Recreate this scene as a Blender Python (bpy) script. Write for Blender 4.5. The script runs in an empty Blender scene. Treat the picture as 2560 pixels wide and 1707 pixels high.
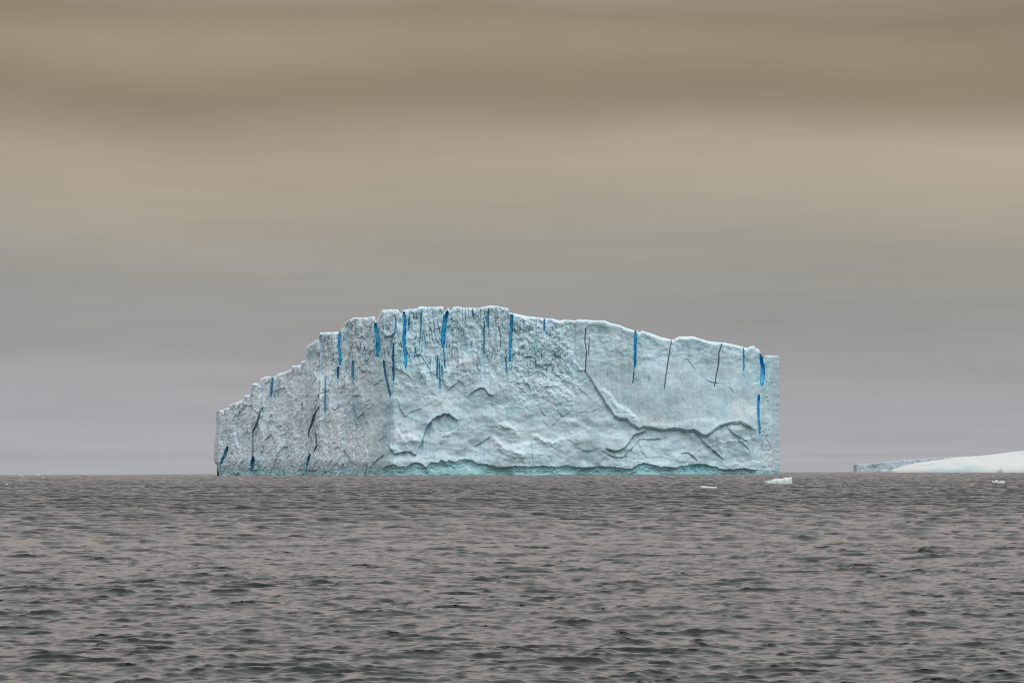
import bpy, math, random
import numpy as np
from mathutils import Matrix, Vector, Euler

rng = np.random.default_rng(7)
S = bpy.context.scene
COL = S.collection

# ------------------------------------------------------------------ camera
W0, H0 = 2560.0, 1707.0          # photograph
FPX = 14222.0                    # 200 mm on a 36 mm sensor
EYE = 3.5                        # eye height above the water
RE = 6371000.0                   # the sea bends away with the earth
PITCH = math.atan((1167.0 - H0 / 2) / FPX)
ROLL = math.radians(0.20)
cam_d = bpy.data.cameras.new("camera")
cam_d.lens = 200.0
cam_d.sensor_width = 36.0
cam_d.clip_start = 0.5
cam_d.clip_end = 60000.0
cam = bpy.data.objects.new("camera", cam_d)
COL.objects.link(cam)
cam.location = (0, 0, EYE)
CAM_R = Matrix.Rotation(math.pi / 2 + PITCH, 3, 'X') @ Matrix.Rotation(-ROLL, 3, 'Z')
cam.rotation_euler = CAM_R.to_euler()
S.camera = cam
CR = np.array(CAM_R)

# ------------------------------------------------------------------ world: high overcast, brownish low cloud
SUN_EL, SUN_AZ = math.radians(48), math.radians(158)     # azimuth clockwise from +Y: behind the camera, to the right
world = bpy.data.worlds.new("World")
S.world = world
world.use_nodes = True
nt = world.node_tree
nt.nodes.clear()


def srgb(c):
    c = [v / 255.0 for v in c]
    return tuple((v / 12.92 if v <= 0.04045 else ((v + 0.055) / 1.055) ** 2.4) for v in c)


def N(tree, kind, **kw):
    n = tree.nodes.new(kind)
    for k, v in kw.items():
        setattr(n, k, v)
    return n


def M(tree, op, a, b=None, c=None, clamp=False):
    n = tree.nodes.new('ShaderNodeMath')
    n.operation = op
    n.use_clamp = clamp
    for i, v in enumerate((a, b, c)):
        if v is None:
            continue
        if isinstance(v, (int, float)):
            n.inputs[i].default_value = v
        else:
            tree.links.new(v, n.inputs[i])
    return n.outputs[0]


out = N(nt, 'ShaderNodeOutputWorld')
geo = N(nt, 'ShaderNodeTexCoord')
sep = N(nt, 'ShaderNodeSeparateXYZ')
nt.links.new(geo.outputs['Generated'], sep.inputs[0])
# cloud-deck coordinates: azimuth and height above the horizon
az = M(nt, 'ARCTAN2', sep.outputs[0], sep.outputs[1])
zz = M(nt, 'MAXIMUM', sep.outputs[2], 0.0)
rt = M(nt, 'SQRT', zz)


def cloud_noise(sx, sz, detail, seed):
    cmb = N(nt, 'ShaderNodeCombineXYZ')
    nt.links.new(M(nt, 'MULTIPLY', az, sx), cmb.inputs[0])
    nt.links.new(M(nt, 'MULTIPLY', rt, sz), cmb.inputs[1])
    cmb.inputs[2].default_value = seed
    n = N(nt, 'ShaderNodeTexNoise')
    n.inputs['Scale'].default_value = 1.0
    n.inputs['Detail'].default_value = detail
    n.inputs['Roughness'].default_value = 0.55
    nt.links.new(cmb.outputs[0], n.inputs['Vector'])
    return M(nt, 'SUBTRACT', n.outputs[0], 0.5)


warp = M(nt, 'MULTIPLY', cloud_noise(7.0, 5.0, 2.0, 3.3), 0.05)
tilt = M(nt, 'MULTIPLY', az, 0.06)
fade_w = M(nt, 'MULTIPLY', M(nt, 'MINIMUM', M(nt, 'MULTIPLY', rt, 6.0), 1.0), M(nt, 'ADD', warp, tilt))
pos = M(nt, 'ADD', rt, fade_w)
ramp = N(nt, 'ShaderNodeValToRGB')
nt.links.new(pos, ramp.inputs[0])
SKY = [  # photo row (2352-wide view, horizon 1083) -> display colour
    (1083, (172, 173, 178)), (1000, (169, 169, 174)), (920, (165, 164, 168)), (830, (158, 156, 159)),
    (740, (153, 151, 151)), (670, (153, 151, 148)), (600, (155, 153, 146)), (530, (160, 156, 145)),
    (450, (163, 154, 139)), (370, (169, 156, 140)), (310, (170, 156, 140)), (240, (147, 133, 114)),
    (180, (141, 127, 107)), (100, (155, 141, 120)), (40, (149, 135, 113)), (0, (142, 129, 107))]
stops = []
for row, c in SKY:
    z = max(0.0, (1083 - row) / 13066.0)
    stops.append((math.sqrt(z), srgb(c)))
stops += [(0.33, srgb((184, 171, 165))), (0.40, srgb((216, 201, 197))), (0.55, srgb((230, 219, 217))),
          (0.75, srgb((238, 238, 240))), (1.0, srgb((248, 251, 254)))]
cr = ramp.color_ramp
cr.interpolation = 'B_SPLINE'
while len(cr.elements) < len(stops):
    cr.elements.new(0.5)
for e, (p, c) in zip(cr.elements, sorted(stops, key=lambda s: s[0])):
    e.position = p
for e, (p, c) in zip(cr.elements, sorted(stops, key=lambda s: s[0])):
    e.color = (*c, 1)
band = M(nt, 'ADD', M(nt, 'ADD', M(nt, 'MULTIPLY', cloud_noise(9.0, 42.0, 3.0, 1.7), 0.26), M(nt, 'MULTIPLY', cloud_noise(55.0, 210.0, 5.0, 5.1), 0.045)),
         M(nt, 'MULTIPLY', cloud_noise(24.0, 55.0, 5.0, 8.1), 0.15))


def sky_patch(a0, z0, wa, wr, amp):
    """one broad lighter or darker area of the sky"""
    da = M(nt, 'DIVIDE', M(nt, 'SUBTRACT', az, a0), wa)
    dr = M(nt, 'DIVIDE', M(nt, 'SUBTRACT', rt, math.sqrt(z0)), wr)
    q = M(nt, 'ADD', M(nt, 'MULTIPLY', da, da), M(nt, 'MULTIPLY', dr, dr))
    return M(nt, 'MULTIPLY', M(nt, 'EXPONENT', M(nt, 'MULTIPLY', q, -1.0)), amp)


for args in ((0.085, 0.054, 0.06, 0.018, 0.13), (0.10, 0.083, 0.05, 0.03, -0.16), (-0.055, 0.075, 0.04, 0.010, 0.10), (-0.075, 0.062, 0.05, 0.012, -0.07),  # the dark upper-right entry puts lens darkening into the sky colour
             (-0.03, 0.062, 0.035, 0.008, 0.08), (-0.07, 0.045, 0.05, 0.014, 0.05), (-0.07, 0.014, 0.06, 0.03, 0.05), (-0.10, 0.085, 0.02, 0.03, -0.08)):
    band = M(nt, 'ADD', band, sky_patch(*args))
gain = M(nt, 'ADD', band, 1.0)
low = N(nt, 'ShaderNodeVectorMath', operation='SCALE')
nt.links.new(ramp.outputs[0], low.inputs[0])
nt.links.new(gain, low.inputs[3])
sky = N(nt, 'ShaderNodeTexSky', sky_type='NISHITA', sun_disc=False, sun_elevation=SUN_EL, sun_rotation=SUN_AZ)
bg_sky = N(nt, 'ShaderNodeBackground')
nt.links.new(sky.outputs[0], bg_sky.inputs[0])
bg_sky.inputs[1].default_value = 0.1
bg_cloud = N(nt, 'ShaderNodeBackground')
nt.links.new(low.outputs[0], bg_cloud.inputs[0])
CLOUD_GAIN = 1.0
bg_cloud.inputs[1].default_value = CLOUD_GAIN
mix = N(nt, 'ShaderNodeMixShader')
mix.inputs[0].default_value = 0.97          # a closed cloud deck: almost no clear sky comes through
nt.links.new(bg_sky.outputs[0], mix.inputs[1])
nt.links.new(bg_cloud.outputs[0], mix.inputs[2])
nt.links.new(mix.outputs[0], out.inputs[0])

sun_d = bpy.data.lights.new("sun", 'SUN')
sun_d.energy = 1.0
sun_d.angle = math.radians(50)
sun_d.color = (1.0, 0.985, 0.97)
sun = bpy.data.objects.new("sun", sun_d)
COL.objects.link(sun)
sv = Vector((math.sin(SUN_AZ) * math.cos(SUN_EL), math.cos(SUN_AZ) * math.cos(SUN_EL), math.sin(SUN_EL)))
sun.rotation_euler = (-sv).to_track_quat('-Z', 'Y').to_euler()
sun.location = (0, -50, 120)
S.view_settings.view_transform = 'Standard'
S.view_settings.look = 'None'
S.view_settings.exposure = 0.0
S.view_settings.gamma = 1.0
S.cycles.filter_width = 1.05


# ------------------------------------------------------------------ helpers
def ray(px, py):
    x = (np.asarray(px, float) - W0 / 2) / FPX
    y = -(np.asarray(py, float) - H0 / 2) / FPX
    v = np.stack(np.broadcast_arrays(x, y, -1.0), -1)
    return v @ CR.T


def at(px, py, D):
    """point of the line of sight (px,py) at distance D along +Y"""
    v = ray(px, py)
    k = np.asarray(D) / v[..., 1]
    return np.stack([v[..., 0] * k, v[..., 1] * k, EYE + v[..., 2] * k], -1)


def drop(d):
    return d * d / (2 * RE)


def sea_dist(px, py):
    v = ray(px, py)
    th = -v[2] / v[1]
    q = th * th - 2 * EYE / RE
    return RE * (th - math.sqrt(max(q, 0)))


def ss(a, b, x):
    t = np.clip((x - a) / (b - a), 0, 1)
    return t * t * (3 - 2 * t)


_perm = rng.permutation(65536).astype(np.int64)


def h2(ix, iy, seed=0):
    return _perm[(_perm[(ix + seed * 131) & 65535] + iy) & 65535]


def perlin(x, y, seed=0):
    x0 = np.floor(x).astype(np.int64); y0 = np.floor(y).astype(np.int64)
    fx = x - x0; fy = y - y0
    u = fx * fx * fx * (fx * (fx * 6 - 15) + 10); v = fy * fy * fy * (fy * (fy * 6 - 15) + 10)

    def g(ix, iy, dx, dy):
        a = h2(ix, iy, seed) * (2 * math.pi / 65536)
        return np.cos(a) * dx + np.sin(a) * dy
    n00 = g(x0, y0, fx, fy); n10 = g(x0 + 1, y0, fx - 1, fy)
    n01 = g(x0, y0 + 1, fx, fy - 1); n11 = g(x0 + 1, y0 + 1, fx - 1, fy - 1)
    return (n00 * (1 - u) + n10 * u) * (1 - v) + (n01 * (1 - u) + n11 * u) * v


def fbm(x, y, oct=4, seed=0, gain=0.5, ridged=False):
    s = 0; a = 1.0; t = 0
    for o in range(oct):
        n = perlin(x, y, seed + o * 7) * 1.5
        if ridged:
            n = 1 - 2 * np.abs(n)
        s = s + a * n; t += a; a *= gain
        x = x * 2.03 + 11.3; y = y * 2.03 + 5.7
    return s / t


def facets(x, y, seed=0, tilt=1.0):
    """fracture facets: every cell a little tilted plane of its own"""
    x0 = np.floor(x).astype(np.int64); y0 = np.floor(y).astype(np.int64)
    best = np.full(x.shape, 9.0); val = np.zeros(x.shape)
    for i in (-1, 0, 1):
        for j in (-1, 0, 1):
            cx = x0 + i; cy = y0 + j
            h = h2(cx, cy, seed)
            px = cx + (h & 255) / 255.0; py = cy + ((h >> 8) & 255) / 255.0
            k = h2(cx, cy, seed + 3)
            d = (x - px) ** 2 + (y - py) ** 2
            gx = ((k & 255) / 127.5 - 1) * tilt; gy = (((k >> 8) & 255) / 127.5 - 1) * tilt
            v = ((h2(cy, cx, seed + 5) & 1023) / 511.5 - 1) * 0.5 + gx * (x - px) + gy * (y - py)
            m = d < best
            best = np.where(m, d, best); val = np.where(m, v, val)
    return val


def mesh_np(name, verts, quads, mat=None, parent=None, smooth=True, tint=None):
    me = bpy.data.meshes.new(name)
    verts = np.asarray(verts, np.float32).reshape(-1, 3); quads = np.asarray(quads, np.int32)
    k = quads.shape[1]
    me.vertices.add(len(verts)); me.vertices.foreach_set("co", verts.ravel())
    me.loops.add(quads.size); me.loops.foreach_set("vertex_index", quads.ravel())
    me.polygons.add(len(quads))
    me.polygons.foreach_set("loop_start", np.arange(0, quads.size, k, dtype=np.int32))
    me.update(calc_edges=True)
    me.polygons.foreach_set("use_smooth", np.full(len(quads), smooth))
    if tint is not None:
        a = me.color_attributes.new("tint", 'FLOAT_COLOR', 'POINT')
        c = np.ones((len(verts), 4), np.float32); c[:, :3] = np.asarray(tint).reshape(-1, 3)
        a.data.foreach_set("color", c.ravel())
    me.validate()
    o = bpy.data.objects.new(name, me)
    COL.objects.link(o)
    if mat:
        me.materials.append(mat)
    if parent is not None:
        o.parent = parent
        o.matrix_parent_inverse = parent_inv(parent)
    return o


def parent_inv(p):
    return Matrix.Translation(p.location).inverted()


def grid_quads(nr, nc, flip=False):
    i = np.arange(nr * nc).reshape(nr, nc)
    a, b, c, d = i[:-1, :-1], i[:-1, 1:], i[1:, 1:], i[1:, :-1]
    q = np.stack([a, b, c, d] if not flip else [a, d, c, b], -1)
    return q.reshape(-1, 4)


def tag(o, label=None, cat=None, group=None, kind=None):
    if label: o['label'] = label
    if cat: o['category'] = cat
    if group: o['group'] = group
    if kind: o['kind'] = kind
    return o


def thing(name, loc, label, cat, group=None):
    o = bpy.data.objects.new(name, None)
    o.empty_display_size = 1.0
    o.location = loc
    COL.objects.link(o)
    return tag(o, label, cat, group)


def mat_new(name):
    m = bpy.data.materials.new(name)
    m.use_nodes = True
    t = m.node_tree
    return m, t, t.nodes['Principled BSDF']


# ------------------------------------------------------------------ materials
def ice_material(name, sc=1.0, rough=0.55, grain=0.10, bump=0.35, sss=0.0):
    m, t, b = mat_new(name)
    att = N(t, 'ShaderNodeAttribute', attribute_name='tint')
    tc = N(t, 'ShaderNodeTexCoord')
    n1 = N(t, 'ShaderNodeTexNoise'); n1.inputs['Scale'].default_value = 0.55 * sc; n1.inputs['Detail'].default_value = 6
    n1.inputs['Roughness'].default_value = 0.65
    mp = N(t, 'ShaderNodeMapping'); mp.inputs['Scale'].default_value = (1.0, 1.0, 0.45)
    t.links.new(tc.outputs['Object'], mp.inputs[0]); t.links.new(mp.outputs[0], n1.inputs[0])
    mr = N(t, 'ShaderNodeMapRange'); mr.inputs[1].default_value = 0.3; mr.inputs[2].default_value = 0.7
    mr.inputs[3].default_value = 1 - grain; mr.inputs[4].default_value = 1 + grain
    t.links.new(n1.outputs[0], mr.inputs[0])
    vm = N(t, 'ShaderNodeVectorMath', operation='SCALE')
    t.links.new(att.outputs['Color'], vm.inputs[0]); t.links.new(mr.outputs[0], vm.inputs[3])
    t.links.new(vm.outputs[0], b.inputs['Base Color'])
    b.inputs['Roughness'].default_value = rough
    b.inputs['IOR'].default_value = 1.31
    b.inputs['Subsurface Weight'].default_value = sss
    b.inputs['Subsurface Radius'].default_value = (0.35, 0.8, 1.1)
    b.inputs['Subsurface Scale'].default_value = 1.0
    n2 = N(t, 'ShaderNodeTexNoise'); n2.inputs['Scale'].default_value = 1.2 * sc; n2.inputs['Detail'].default_value = 5
    t.links.new(mp.outputs[0], n2.inputs[0])
    bp = N(t, 'ShaderNodeBump'); bp.inputs['Strength'].default_value = bump; bp.inputs['Distance'].default_value = 0.5 / sc
    t.links.new(n2.outputs[0], bp.inputs['Height']); t.links.new(bp.outputs[0], b.inputs['Normal'])
    return m


def blue_material(name, col, rough=0.35):
    m, t, b = mat_new(name)
    tc = N(t, 'ShaderNodeTexCoord')
    n1 = N(t, 'ShaderNodeTexNoise'); n1.inputs['Scale'].default_value = 0.09; n1.inputs['Detail'].default_value = 1
    t.links.new(tc.outputs['Object'], n1.inputs[0])
    r = N(t, 'ShaderNodeValToRGB')
    r.color_ramp.elements[0].position = 0.3; r.color_ramp.elements[1].position = 0.7
    r.color_ramp.elements[0].color = (col[0] * .6, col[1] * .55, col[2] * .8, 1); r.color_ramp.elements[1].color = (col[0] + 0.10, min(1, col[1] * 1.15), col[2], 1)
    t.links.new(n1.outputs[0], r.inputs[0]); t.links.new(r.outputs[0], b.inputs['Base Color'])
    b.inputs['Roughness'].default_value = rough
    return m


M_ICE = ice_material("glacier_ice", sss=0.0, bump=0.2)
M_SNOW = ice_material("wet_snow", sc=0.4, rough=0.6, grain=0.025, bump=0.12)
M_FAR = ice_material("far_glacier_ice", sc=0.5, rough=0.6, grain=0.08, bump=0.3)
M_FLOE = ice_material("floe_ice", sc=3.0, rough=0.5, grain=0.06, bump=0.3)
M_BLUE = blue_material("deep_blue_ice", (0.02, 0.60, 0.93))
M_PALEBLUE = blue_material("pale_blue_ice", (0.16, 0.52, 0.68))
M_DARKTEAL = blue_material("dark_teal_ice", (0.08, 0.34, 0.44))


def plain(name, col, rough=0.6):
    m, t, b = mat_new(name)
    n = N(t, 'ShaderNodeTexNoise'); n.inputs['Scale'].default_value = 12
    mr = N(t, 'ShaderNodeMapRange'); mr.inputs[3].default_value = 0.85; mr.inputs[4].default_value = 1.1
    t.links.new(n.outputs[0], mr.inputs[0])
    v = N(t, 'ShaderNodeVectorMath', operation='SCALE'); v.inputs[0].default_value = col
    t.links.new(mr.outputs[0], v.inputs[3]); t.links.new(v.outputs[0], b.inputs['Base Color'])
    b.inputs['Roughness'].default_value = rough
    return m


M_BLACK = plain("black_feather", (0.012, 0.012, 0.015))
M_WHITE = plain("white_feather", (0.82, 0.82, 0.8))
M_GREYF = plain("grey_feather", (0.42, 0.43, 0.45))
M_ORANGE = plain("orange_bill", (0.6, 0.22, 0.05))
M_FOAM = plain("foam", (0.8, 0.83, 0.83))


# ------------------------------------------------------------------ sea
def ocean_tile(L, n, lam_min, lam_max, wind, peak, seed, spread=2.0, rms=0.1, chop=1.0):
    r = np.random.default_rng(seed)
    k1 = np.fft.fftfreq(n, L / n) * 2 * np.pi
    kx, ky = np.meshgrid(k1, k1)
    k = np.hypot(kx, ky); k[0, 0] = 1
    kp = 2 * np.pi / peak
    c = (kx * wind[0] + ky * wind[1]) / k
    P = np.exp(-1.25 * (kp / k) ** 2) / k ** 3.5 * (0.015 + np.abs(c) ** spread)
    P = P * (c > -0.2) + 0.25 * P * (c <= -0.2)
    P *= ss(2 * np.pi / lam_max * 0.8, 2 * np.pi / lam_max * 1.2, k) * (1 - ss(2 * np.pi / lam_min * 0.8, 2 * np.pi / lam_min * 1.1, k))
    P[0, 0] = 0
    z = (r.standard_normal((n, n)) + 1j * r.standard_normal((n, n))) * np.sqrt(P)
    h = np.fft.ifft2(z)
    s = rms / h.real.std() if rms else 1.0
    H = h.real * s
    dx = np.fft.ifft2(z * 1j * kx / k).real * s * chop
    dy = np.fft.ifft2(z * 1j * ky / k).real * s * chop
    return (L, n, np.stack([dx, dy, H], -1).astype(np.float32))


def sample(tile, x, y):
    L, n, F = tile
    u = (x / L * n) % n; v = (y / L * n) % n
    i = u.astype(np.int64); j = v.astype(np.int64)
    fu = (u - i)[..., None].astype(np.float32); fv = (v - j)[..., None].astype(np.float32)
    i %= n; j %= n
    i1 = (i + 1) % n; j1 = (j + 1) % n
    return (F[j, i] * (1 - fu) + F[j, i1] * fu) * (1 - fv) + (F[j1, i] * (1 - fu) + F[j1, i1] * fu) * fv


wd = np.array([0.42, -0.91]); wd /= np.linalg.norm(wd)
tileA = ocean_tile(131.0, 1024, 1.0, 60, wd, 2.3, 3, rms=0.038, chop=1.5, spread=7.0)
tileB = ocean_tile(41.0, 1024, 0.16, 1.25, wd, 0.8, 5, rms=0.015, chop=1.45, spread=6.0)
wd2 = np.array([-0.25, -0.97])
tileC = ocean_tile(811.0, 512, 14, 90, wd2, 30, 9, rms=0.07, chop=0.9, spread=6)


def sea_offset(x, y):
    ca, sa = math.cos(0.23), math.sin(0.23)
    a = sample(tileA, x, y)
    xb, yb = x * ca - y * sa, x * sa + y * ca
    b = sample(tileB, xb, yb)
    bx = b[..., 0] * ca + b[..., 1] * sa; by = -b[..., 0] * sa + b[..., 1] * ca
    c = sample(tileC, x, y)
    gust = 1.0 + 0.35 * perlin(x / 23.0, y / 40.0, 90)[..., None]
    o = a * gust + c
    o[..., 0] += bx; o[..., 1] += by; o[..., 2] += b[..., 2]
    return o


def sea_level(x, y):
    p = sea_offset(np.array([x]), np.array([y]))[0]
    return float(p[2]) - drop(math.hypot(x, y))


def build_sea():
    near = [0.5, 5, 12, 22, 32, 42, 52, 60, 68, 74, 79, 83]
    d = 86.0
    while d < 250:
        near.append(d); d *= 1.00074
    near.append(250.0)
    # farther out only one wave in several can be seen over the one before it: short runs of closely
    # spaced rows (a wave each) with the hidden troughs between them left coarse
    far, dip = [248.0, 250.0], [0.6, 0.06]
    d = 250.6
    while d < 4200:
        w = min(0.22 * d / 250.0, 0.31) * max(1.0, d / 900.0) ** 0.5
        for j, q in enumerate((0.28, 0.06, 0.0, 0.03, 0.29)):
            far.append(d + j * w); dip.append(q * min(1.0, (d - 150) / 380.0))
        d *= 1.0158
    while d < 16000:
        far.append(d); dip.append(0.0); d *= 1.03
    V = []; Q = []; n0 = 0
    for r, dp, nf, ns in ((np.array(near), np.zeros(len(near)), 430, 22), (np.array(far), np.array(dip), 590, 34)):
        side = -np.radians(np.geomspace(6.3, 180, ns))[::-1]
        a = np.concatenate([side, np.radians(np.linspace(-6.0, 6.0, nf)), -side[::-1]])
        R, A = np.meshgrid(r, a, indexing='ij')
        X = R * np.sin(A); Y = R * np.cos(A)
        O = sea_offset(X, Y)
        w = np.where(np.abs(np.degrees(A)) > 7, 0.5, 1.0)[..., None] * ss(2.0, 70.0, R)[..., None]
        w = w * (1 - 0.75 * ss(2500, 7000, R)[..., None])
        O = O * w
        V.append(np.stack([X + O[..., 0], Y + O[..., 1], O[..., 2] - drop(R) - dp[:, None]], -1).reshape(-1, 3))
        Q.append(grid_quads(len(r), len(a), flip=True) + n0)
        n0 += X.size
    o = mesh_np("sea", np.concatenate(V), np.concatenate(Q), M_WATER)
    tag(o, "dark grey choppy open sea reaching the horizon", None, None, 'structure')
    return o


M_WATER, t, b = mat_new("sea_water")
b.inputs['Base Color'].default_value = (0.010, 0.016, 0.014, 1)
b.inputs['Roughness'].default_value = 0.06
b.inputs['IOR'].default_value = 1.333
g = N(t, 'ShaderNodeNewGeometry')
n1 = N(t, 'ShaderNodeTexNoise'); n1.inputs['Scale'].default_value = 5.5; n1.inputs['Detail'].default_value = 5; n1.inputs['Roughness'].default_value = 0.6
mp = N(t, 'ShaderNodeMapping'); mp.inputs['Scale'].default_value = (0.7, 1.5, 1); mp.inputs['Rotation'].default_value = (0, 0, 0.35)
t.links.new(g.outputs['Position'], mp.inputs[0]); t.links.new(mp.outputs[0], n1.inputs[0])
n2 = N(t, 'ShaderNodeTexNoise'); n2.inputs['Scale'].default_value = 0.9; n2.inputs['Detail'].default_value = 4
t.links.new(mp.outputs[0], n2.inputs[0])
bp = N(t, 'ShaderNodeBump'); bp.inputs['Strength'].default_value = 1.0; bp.inputs['Distance'].default_value = 0.012
hsum = M(t, 'ADD', n1.outputs[0], M(t, 'MULTIPLY', n2.outputs[0], 2.5))
t.links.new(hsum, bp.inputs['Height']); t.links.new(bp.outputs[0], b.inputs['Normal'])
sea = build_sea()

# ------------------------------------------------------------------ the large iceberg
SKYLINE = [(534, 1026), (540, 1026), (558, 1024), (559, 1021), (573, 1018), (574, 1011), (593, 1004), (609, 998), (610, 988.5),
           (618, 987), (624, 986), (628, 978), (629.5, 960), (633, 957), (646, 958), (652, 946), (660, 942), (671.5, 940), (685.5, 942),
           (695, 934), (711, 929.6), (718, 927), (729, 921), (730, 914), (744.5, 913), (753, 911), (754, 903), (765, 900),
           (766, 867), (784, 854), (796, 847), (800, 831), (828.6, 830), (851, 828.6), (855, 821.5), (861, 814.5), (863, 806), (866, 808), (868, 801), (872, 803),
           (874, 798), (879, 798), (882, 794), (913, 793.5), (937, 790.7), (938, 806), (940, 804), (945, 795), (955, 775), (970, 773), (994, 773), (998, 778),
           (1001, 783), (1006, 782), (1007, 775), (1023, 772), (1043, 771), (1049, 764.6), (1068, 767), (1107.6, 766), (1109, 780), (1112, 779),
           (1121, 768), (1124, 775), (1127, 776.6), (1133, 767), (1144, 765.4), (1161, 769), (1180, 769), (1197, 769.6), (1214, 765.4),
           (1228, 763.5), (1245, 765.4), (1265, 770), (1271, 770), (1272.5, 781), (1279, 782), (1301, 786.5), (1321, 790.7), (1338, 792), (1360, 795),
           (1382, 796), (1399, 801), (1410, 799), (1431, 799.8), (1437, 802), (1445, 797.8), (1489, 801), (1511, 801), (1527.6, 808),
           (1547, 812), (1563, 819), (1582, 825), (1596, 828), (1599, 831.5), (1604, 826.6), (1626, 832.7), (1651, 842), (1678, 848.5),
           (1684, 848.5), (1697, 841.4), (1731, 840), (1746, 845), (1767, 852), (1788, 855), (1809, 856), (1835, 861), (1856, 866),
           (1869, 870), (1873, 866), (1886, 864), (1890, 870), (1898, 873), (1904.6, 887), (1910, 903), (1912.5, 908), (1914, 888),
           (1927, 888), (1946.4, 889), (1949, 891)]
LEFT_EDGE = [(1020, 540), (1058, 541), (1100, 537), (1123, 534), (1154, 535.5), (1161, 541), (1178, 546.6), (1200, 548)]
RIGHT_EDGE = [(880, 1946.4), (911, 1948), (937, 1946), (950, 1949), (989, 1948), (1041, 1945), (1094, 1948), (1146, 1949.5), (1180, 1950)]

# overhanging fracture edges: (points, step in metres, recovery length in px below, flare in metres, flare length px above)
SCARPS = [
    ([(1462, 930), (1475, 946), (1486, 964), (1492, 974), (1507, 995), (1517, 1014), (1529, 1029), (1535.6, 1041), (1547.5, 1048), (1568, 1050.6),
      (1578, 1061.6), (1598.5, 1073.5), (1609, 1067.6), (1632, 1072), (1660, 1077), (1680, 1073.5), (1700, 1074), (1714, 1079), (1736, 1077),
      (1757, 1090), (1765, 1091), (1778, 1083), (1793.5, 1070), (1822, 1060), (1851, 1057), (1870, 1066), (1888, 1077)], 1.7, 12, 0.9, 16),
    ([(1040, 1134), (1047, 1120), (1053, 1109), (1060, 1085), (1068, 1064), (1080, 1050), (1091, 1042), (1105, 1036), (1113, 1034), (1124, 1036),
      (1135, 1044), (1143, 1049), (1152, 1049)], 3.4, 26, 1.2, 18),
    ([(966, 1108), (969, 1112), (978, 1124), (987, 1134), (997, 1131), (1007, 1129), (1023, 1128), (1032, 1132), (1040, 1137), (1046, 1131)], 2.4, 14, 1.4, 22),
    ([(1513, 1120), (1527, 1124), (1541, 1127), (1552.6, 1124), (1570, 1111), (1581, 1090.5), (1590, 1084), (1605, 1080), (1619, 1073)], 2.2, 16, 1.2, 20),
    ([(1500, 1124), (1515, 1130), (1527, 1138), (1539, 1142), (1558, 1143), (1567, 1130), (1587, 1113), (1598, 1097), (1630, 1097), (1660, 1096)], 1.2, 14, 0.5, 12),
    ([(1736, 1078), (1748, 1089), (1757, 1101), (1767, 1112), (1783, 1125), (1799, 1138), (1812, 1150)], 1.8, 16, 0.8, 12),
    ([(1700, 1133), (1709, 1131), (1720, 1130), (1731, 1137), (1741, 1146), (1746, 1153)], 1.6, 12, 0.6, 10),
    ([(1183, 1117), (1201.5, 1106), (1214, 1098), (1225, 1090.5), (1228, 1090)], 1.6, 18, 0.4, 10),
    ([(1169, 994), (1173, 986), (1180.6, 980), (1189, 974.5), (1203, 969), (1212, 972), (1222, 985), (1236, 992)], 1.9, 22, 0.5, 10),
    ([(1034, 889), (1042, 887), (1051.5, 887), (1063, 901.5), (1074, 921), (1085, 952)], 1.7, 22, 0.5, 10),
    ([(955, 830), (960, 838), (967, 842), (976, 840), (984, 834), (990, 826)], 1.8, 10, 1.2, 14),
    ([(970, 912), (982, 918), (1000, 925), (1022, 938), (1033, 955)], 1.2, 14, 0.5, 10),
    ([(1764, 948), (1775, 952), (1786, 956), (1799, 957)], 1.2, 7, 0.3, 6),
    ([(1822, 966), (1828, 972), (1834, 981)], 0.9, 7, 0.2, 6),
    ([(1097, 1076), (1108, 1078), (1118, 1076), (1130, 1074)], 0.8, 6, 0.2, 6),
    ([(1706, 900), (1720, 896), (1729, 912), (1742, 926)], 0.9, 8, 0.3, 8),
    ([(895, 845), (905, 842), (913, 846), (918, 856)], 1.6, 14, 0.4, 8),
    ([(1345, 1008), (1352, 1022), (1360, 1035), (1368, 1042)], 1.0, 10, 0.3, 6),
    ([(1388, 1010), (1396, 1022), (1403, 1036), (1410, 1046)], 1.0, 10, 0.3, 6),
    ([(930, 1163), (946, 1146), (958, 1138), (965, 1140)], 1.2, 14, 0.3, 8),
    ([(1813, 1062), (1830, 1080), (1850, 1094), (1872, 1104)], 1.2, 18, 0.4, 8),
    ([(1842, 1098), (1860, 1110), (1876, 1128)], 1.4, 16, 0.4, 8),
]
# snow-covered ledges: (points, how far the ice below stands proud in metres, recovery length px)
LEDGES = [
    ([(1240, 1066), (1252.5, 1058), (1263, 1053), (1283, 1068), (1305, 1087)], 2.4, 26),
    ([(1229, 1088), (1237, 1092), (1263, 1116), (1283, 1118), (1314, 1133), (1322, 1146)], 2.4, 26),
    ([(1275, 1113), (1296, 1110), (1317, 1106), (1341, 1097)], 1.8, 18),
    ([(1322, 1082), (1340, 1084), (1360, 1097), (1382.5, 1102), (1408, 1092), (1416, 1098)], 3.4, 24),
    ([(992, 1065), (1002.5, 1087), (1028, 1085), (1040, 1092), (1052, 1102)], 2.6, 22),
    ([(1437, 900), (1455, 924), (1472, 940), (1489, 968)], 1.4, 10),
    ([(1498, 968), (1512, 974), (1526, 982), (1535, 1000), (1545, 1012), (1565, 1020), (1585, 1036), (1600, 1050)], 1.8, 22),
    ([(1400, 1050), (1420, 1047), (1440, 1048), (1458, 1050)], 1.3, 14),
    ([(1120, 925), (1150, 905), (1180, 892), (1200, 890)], 1.6, 24),
    ([(1115, 880), (1130, 895), (1142, 910)], 1.6, 20),
    ([(1340, 960), (1372, 950), (1400, 960), (1440, 990)], 1.4, 18),
    ([(1620, 1055), (1680, 1060), (1720, 1050), (1790, 1045)], 0.9, 20),
]
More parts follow.
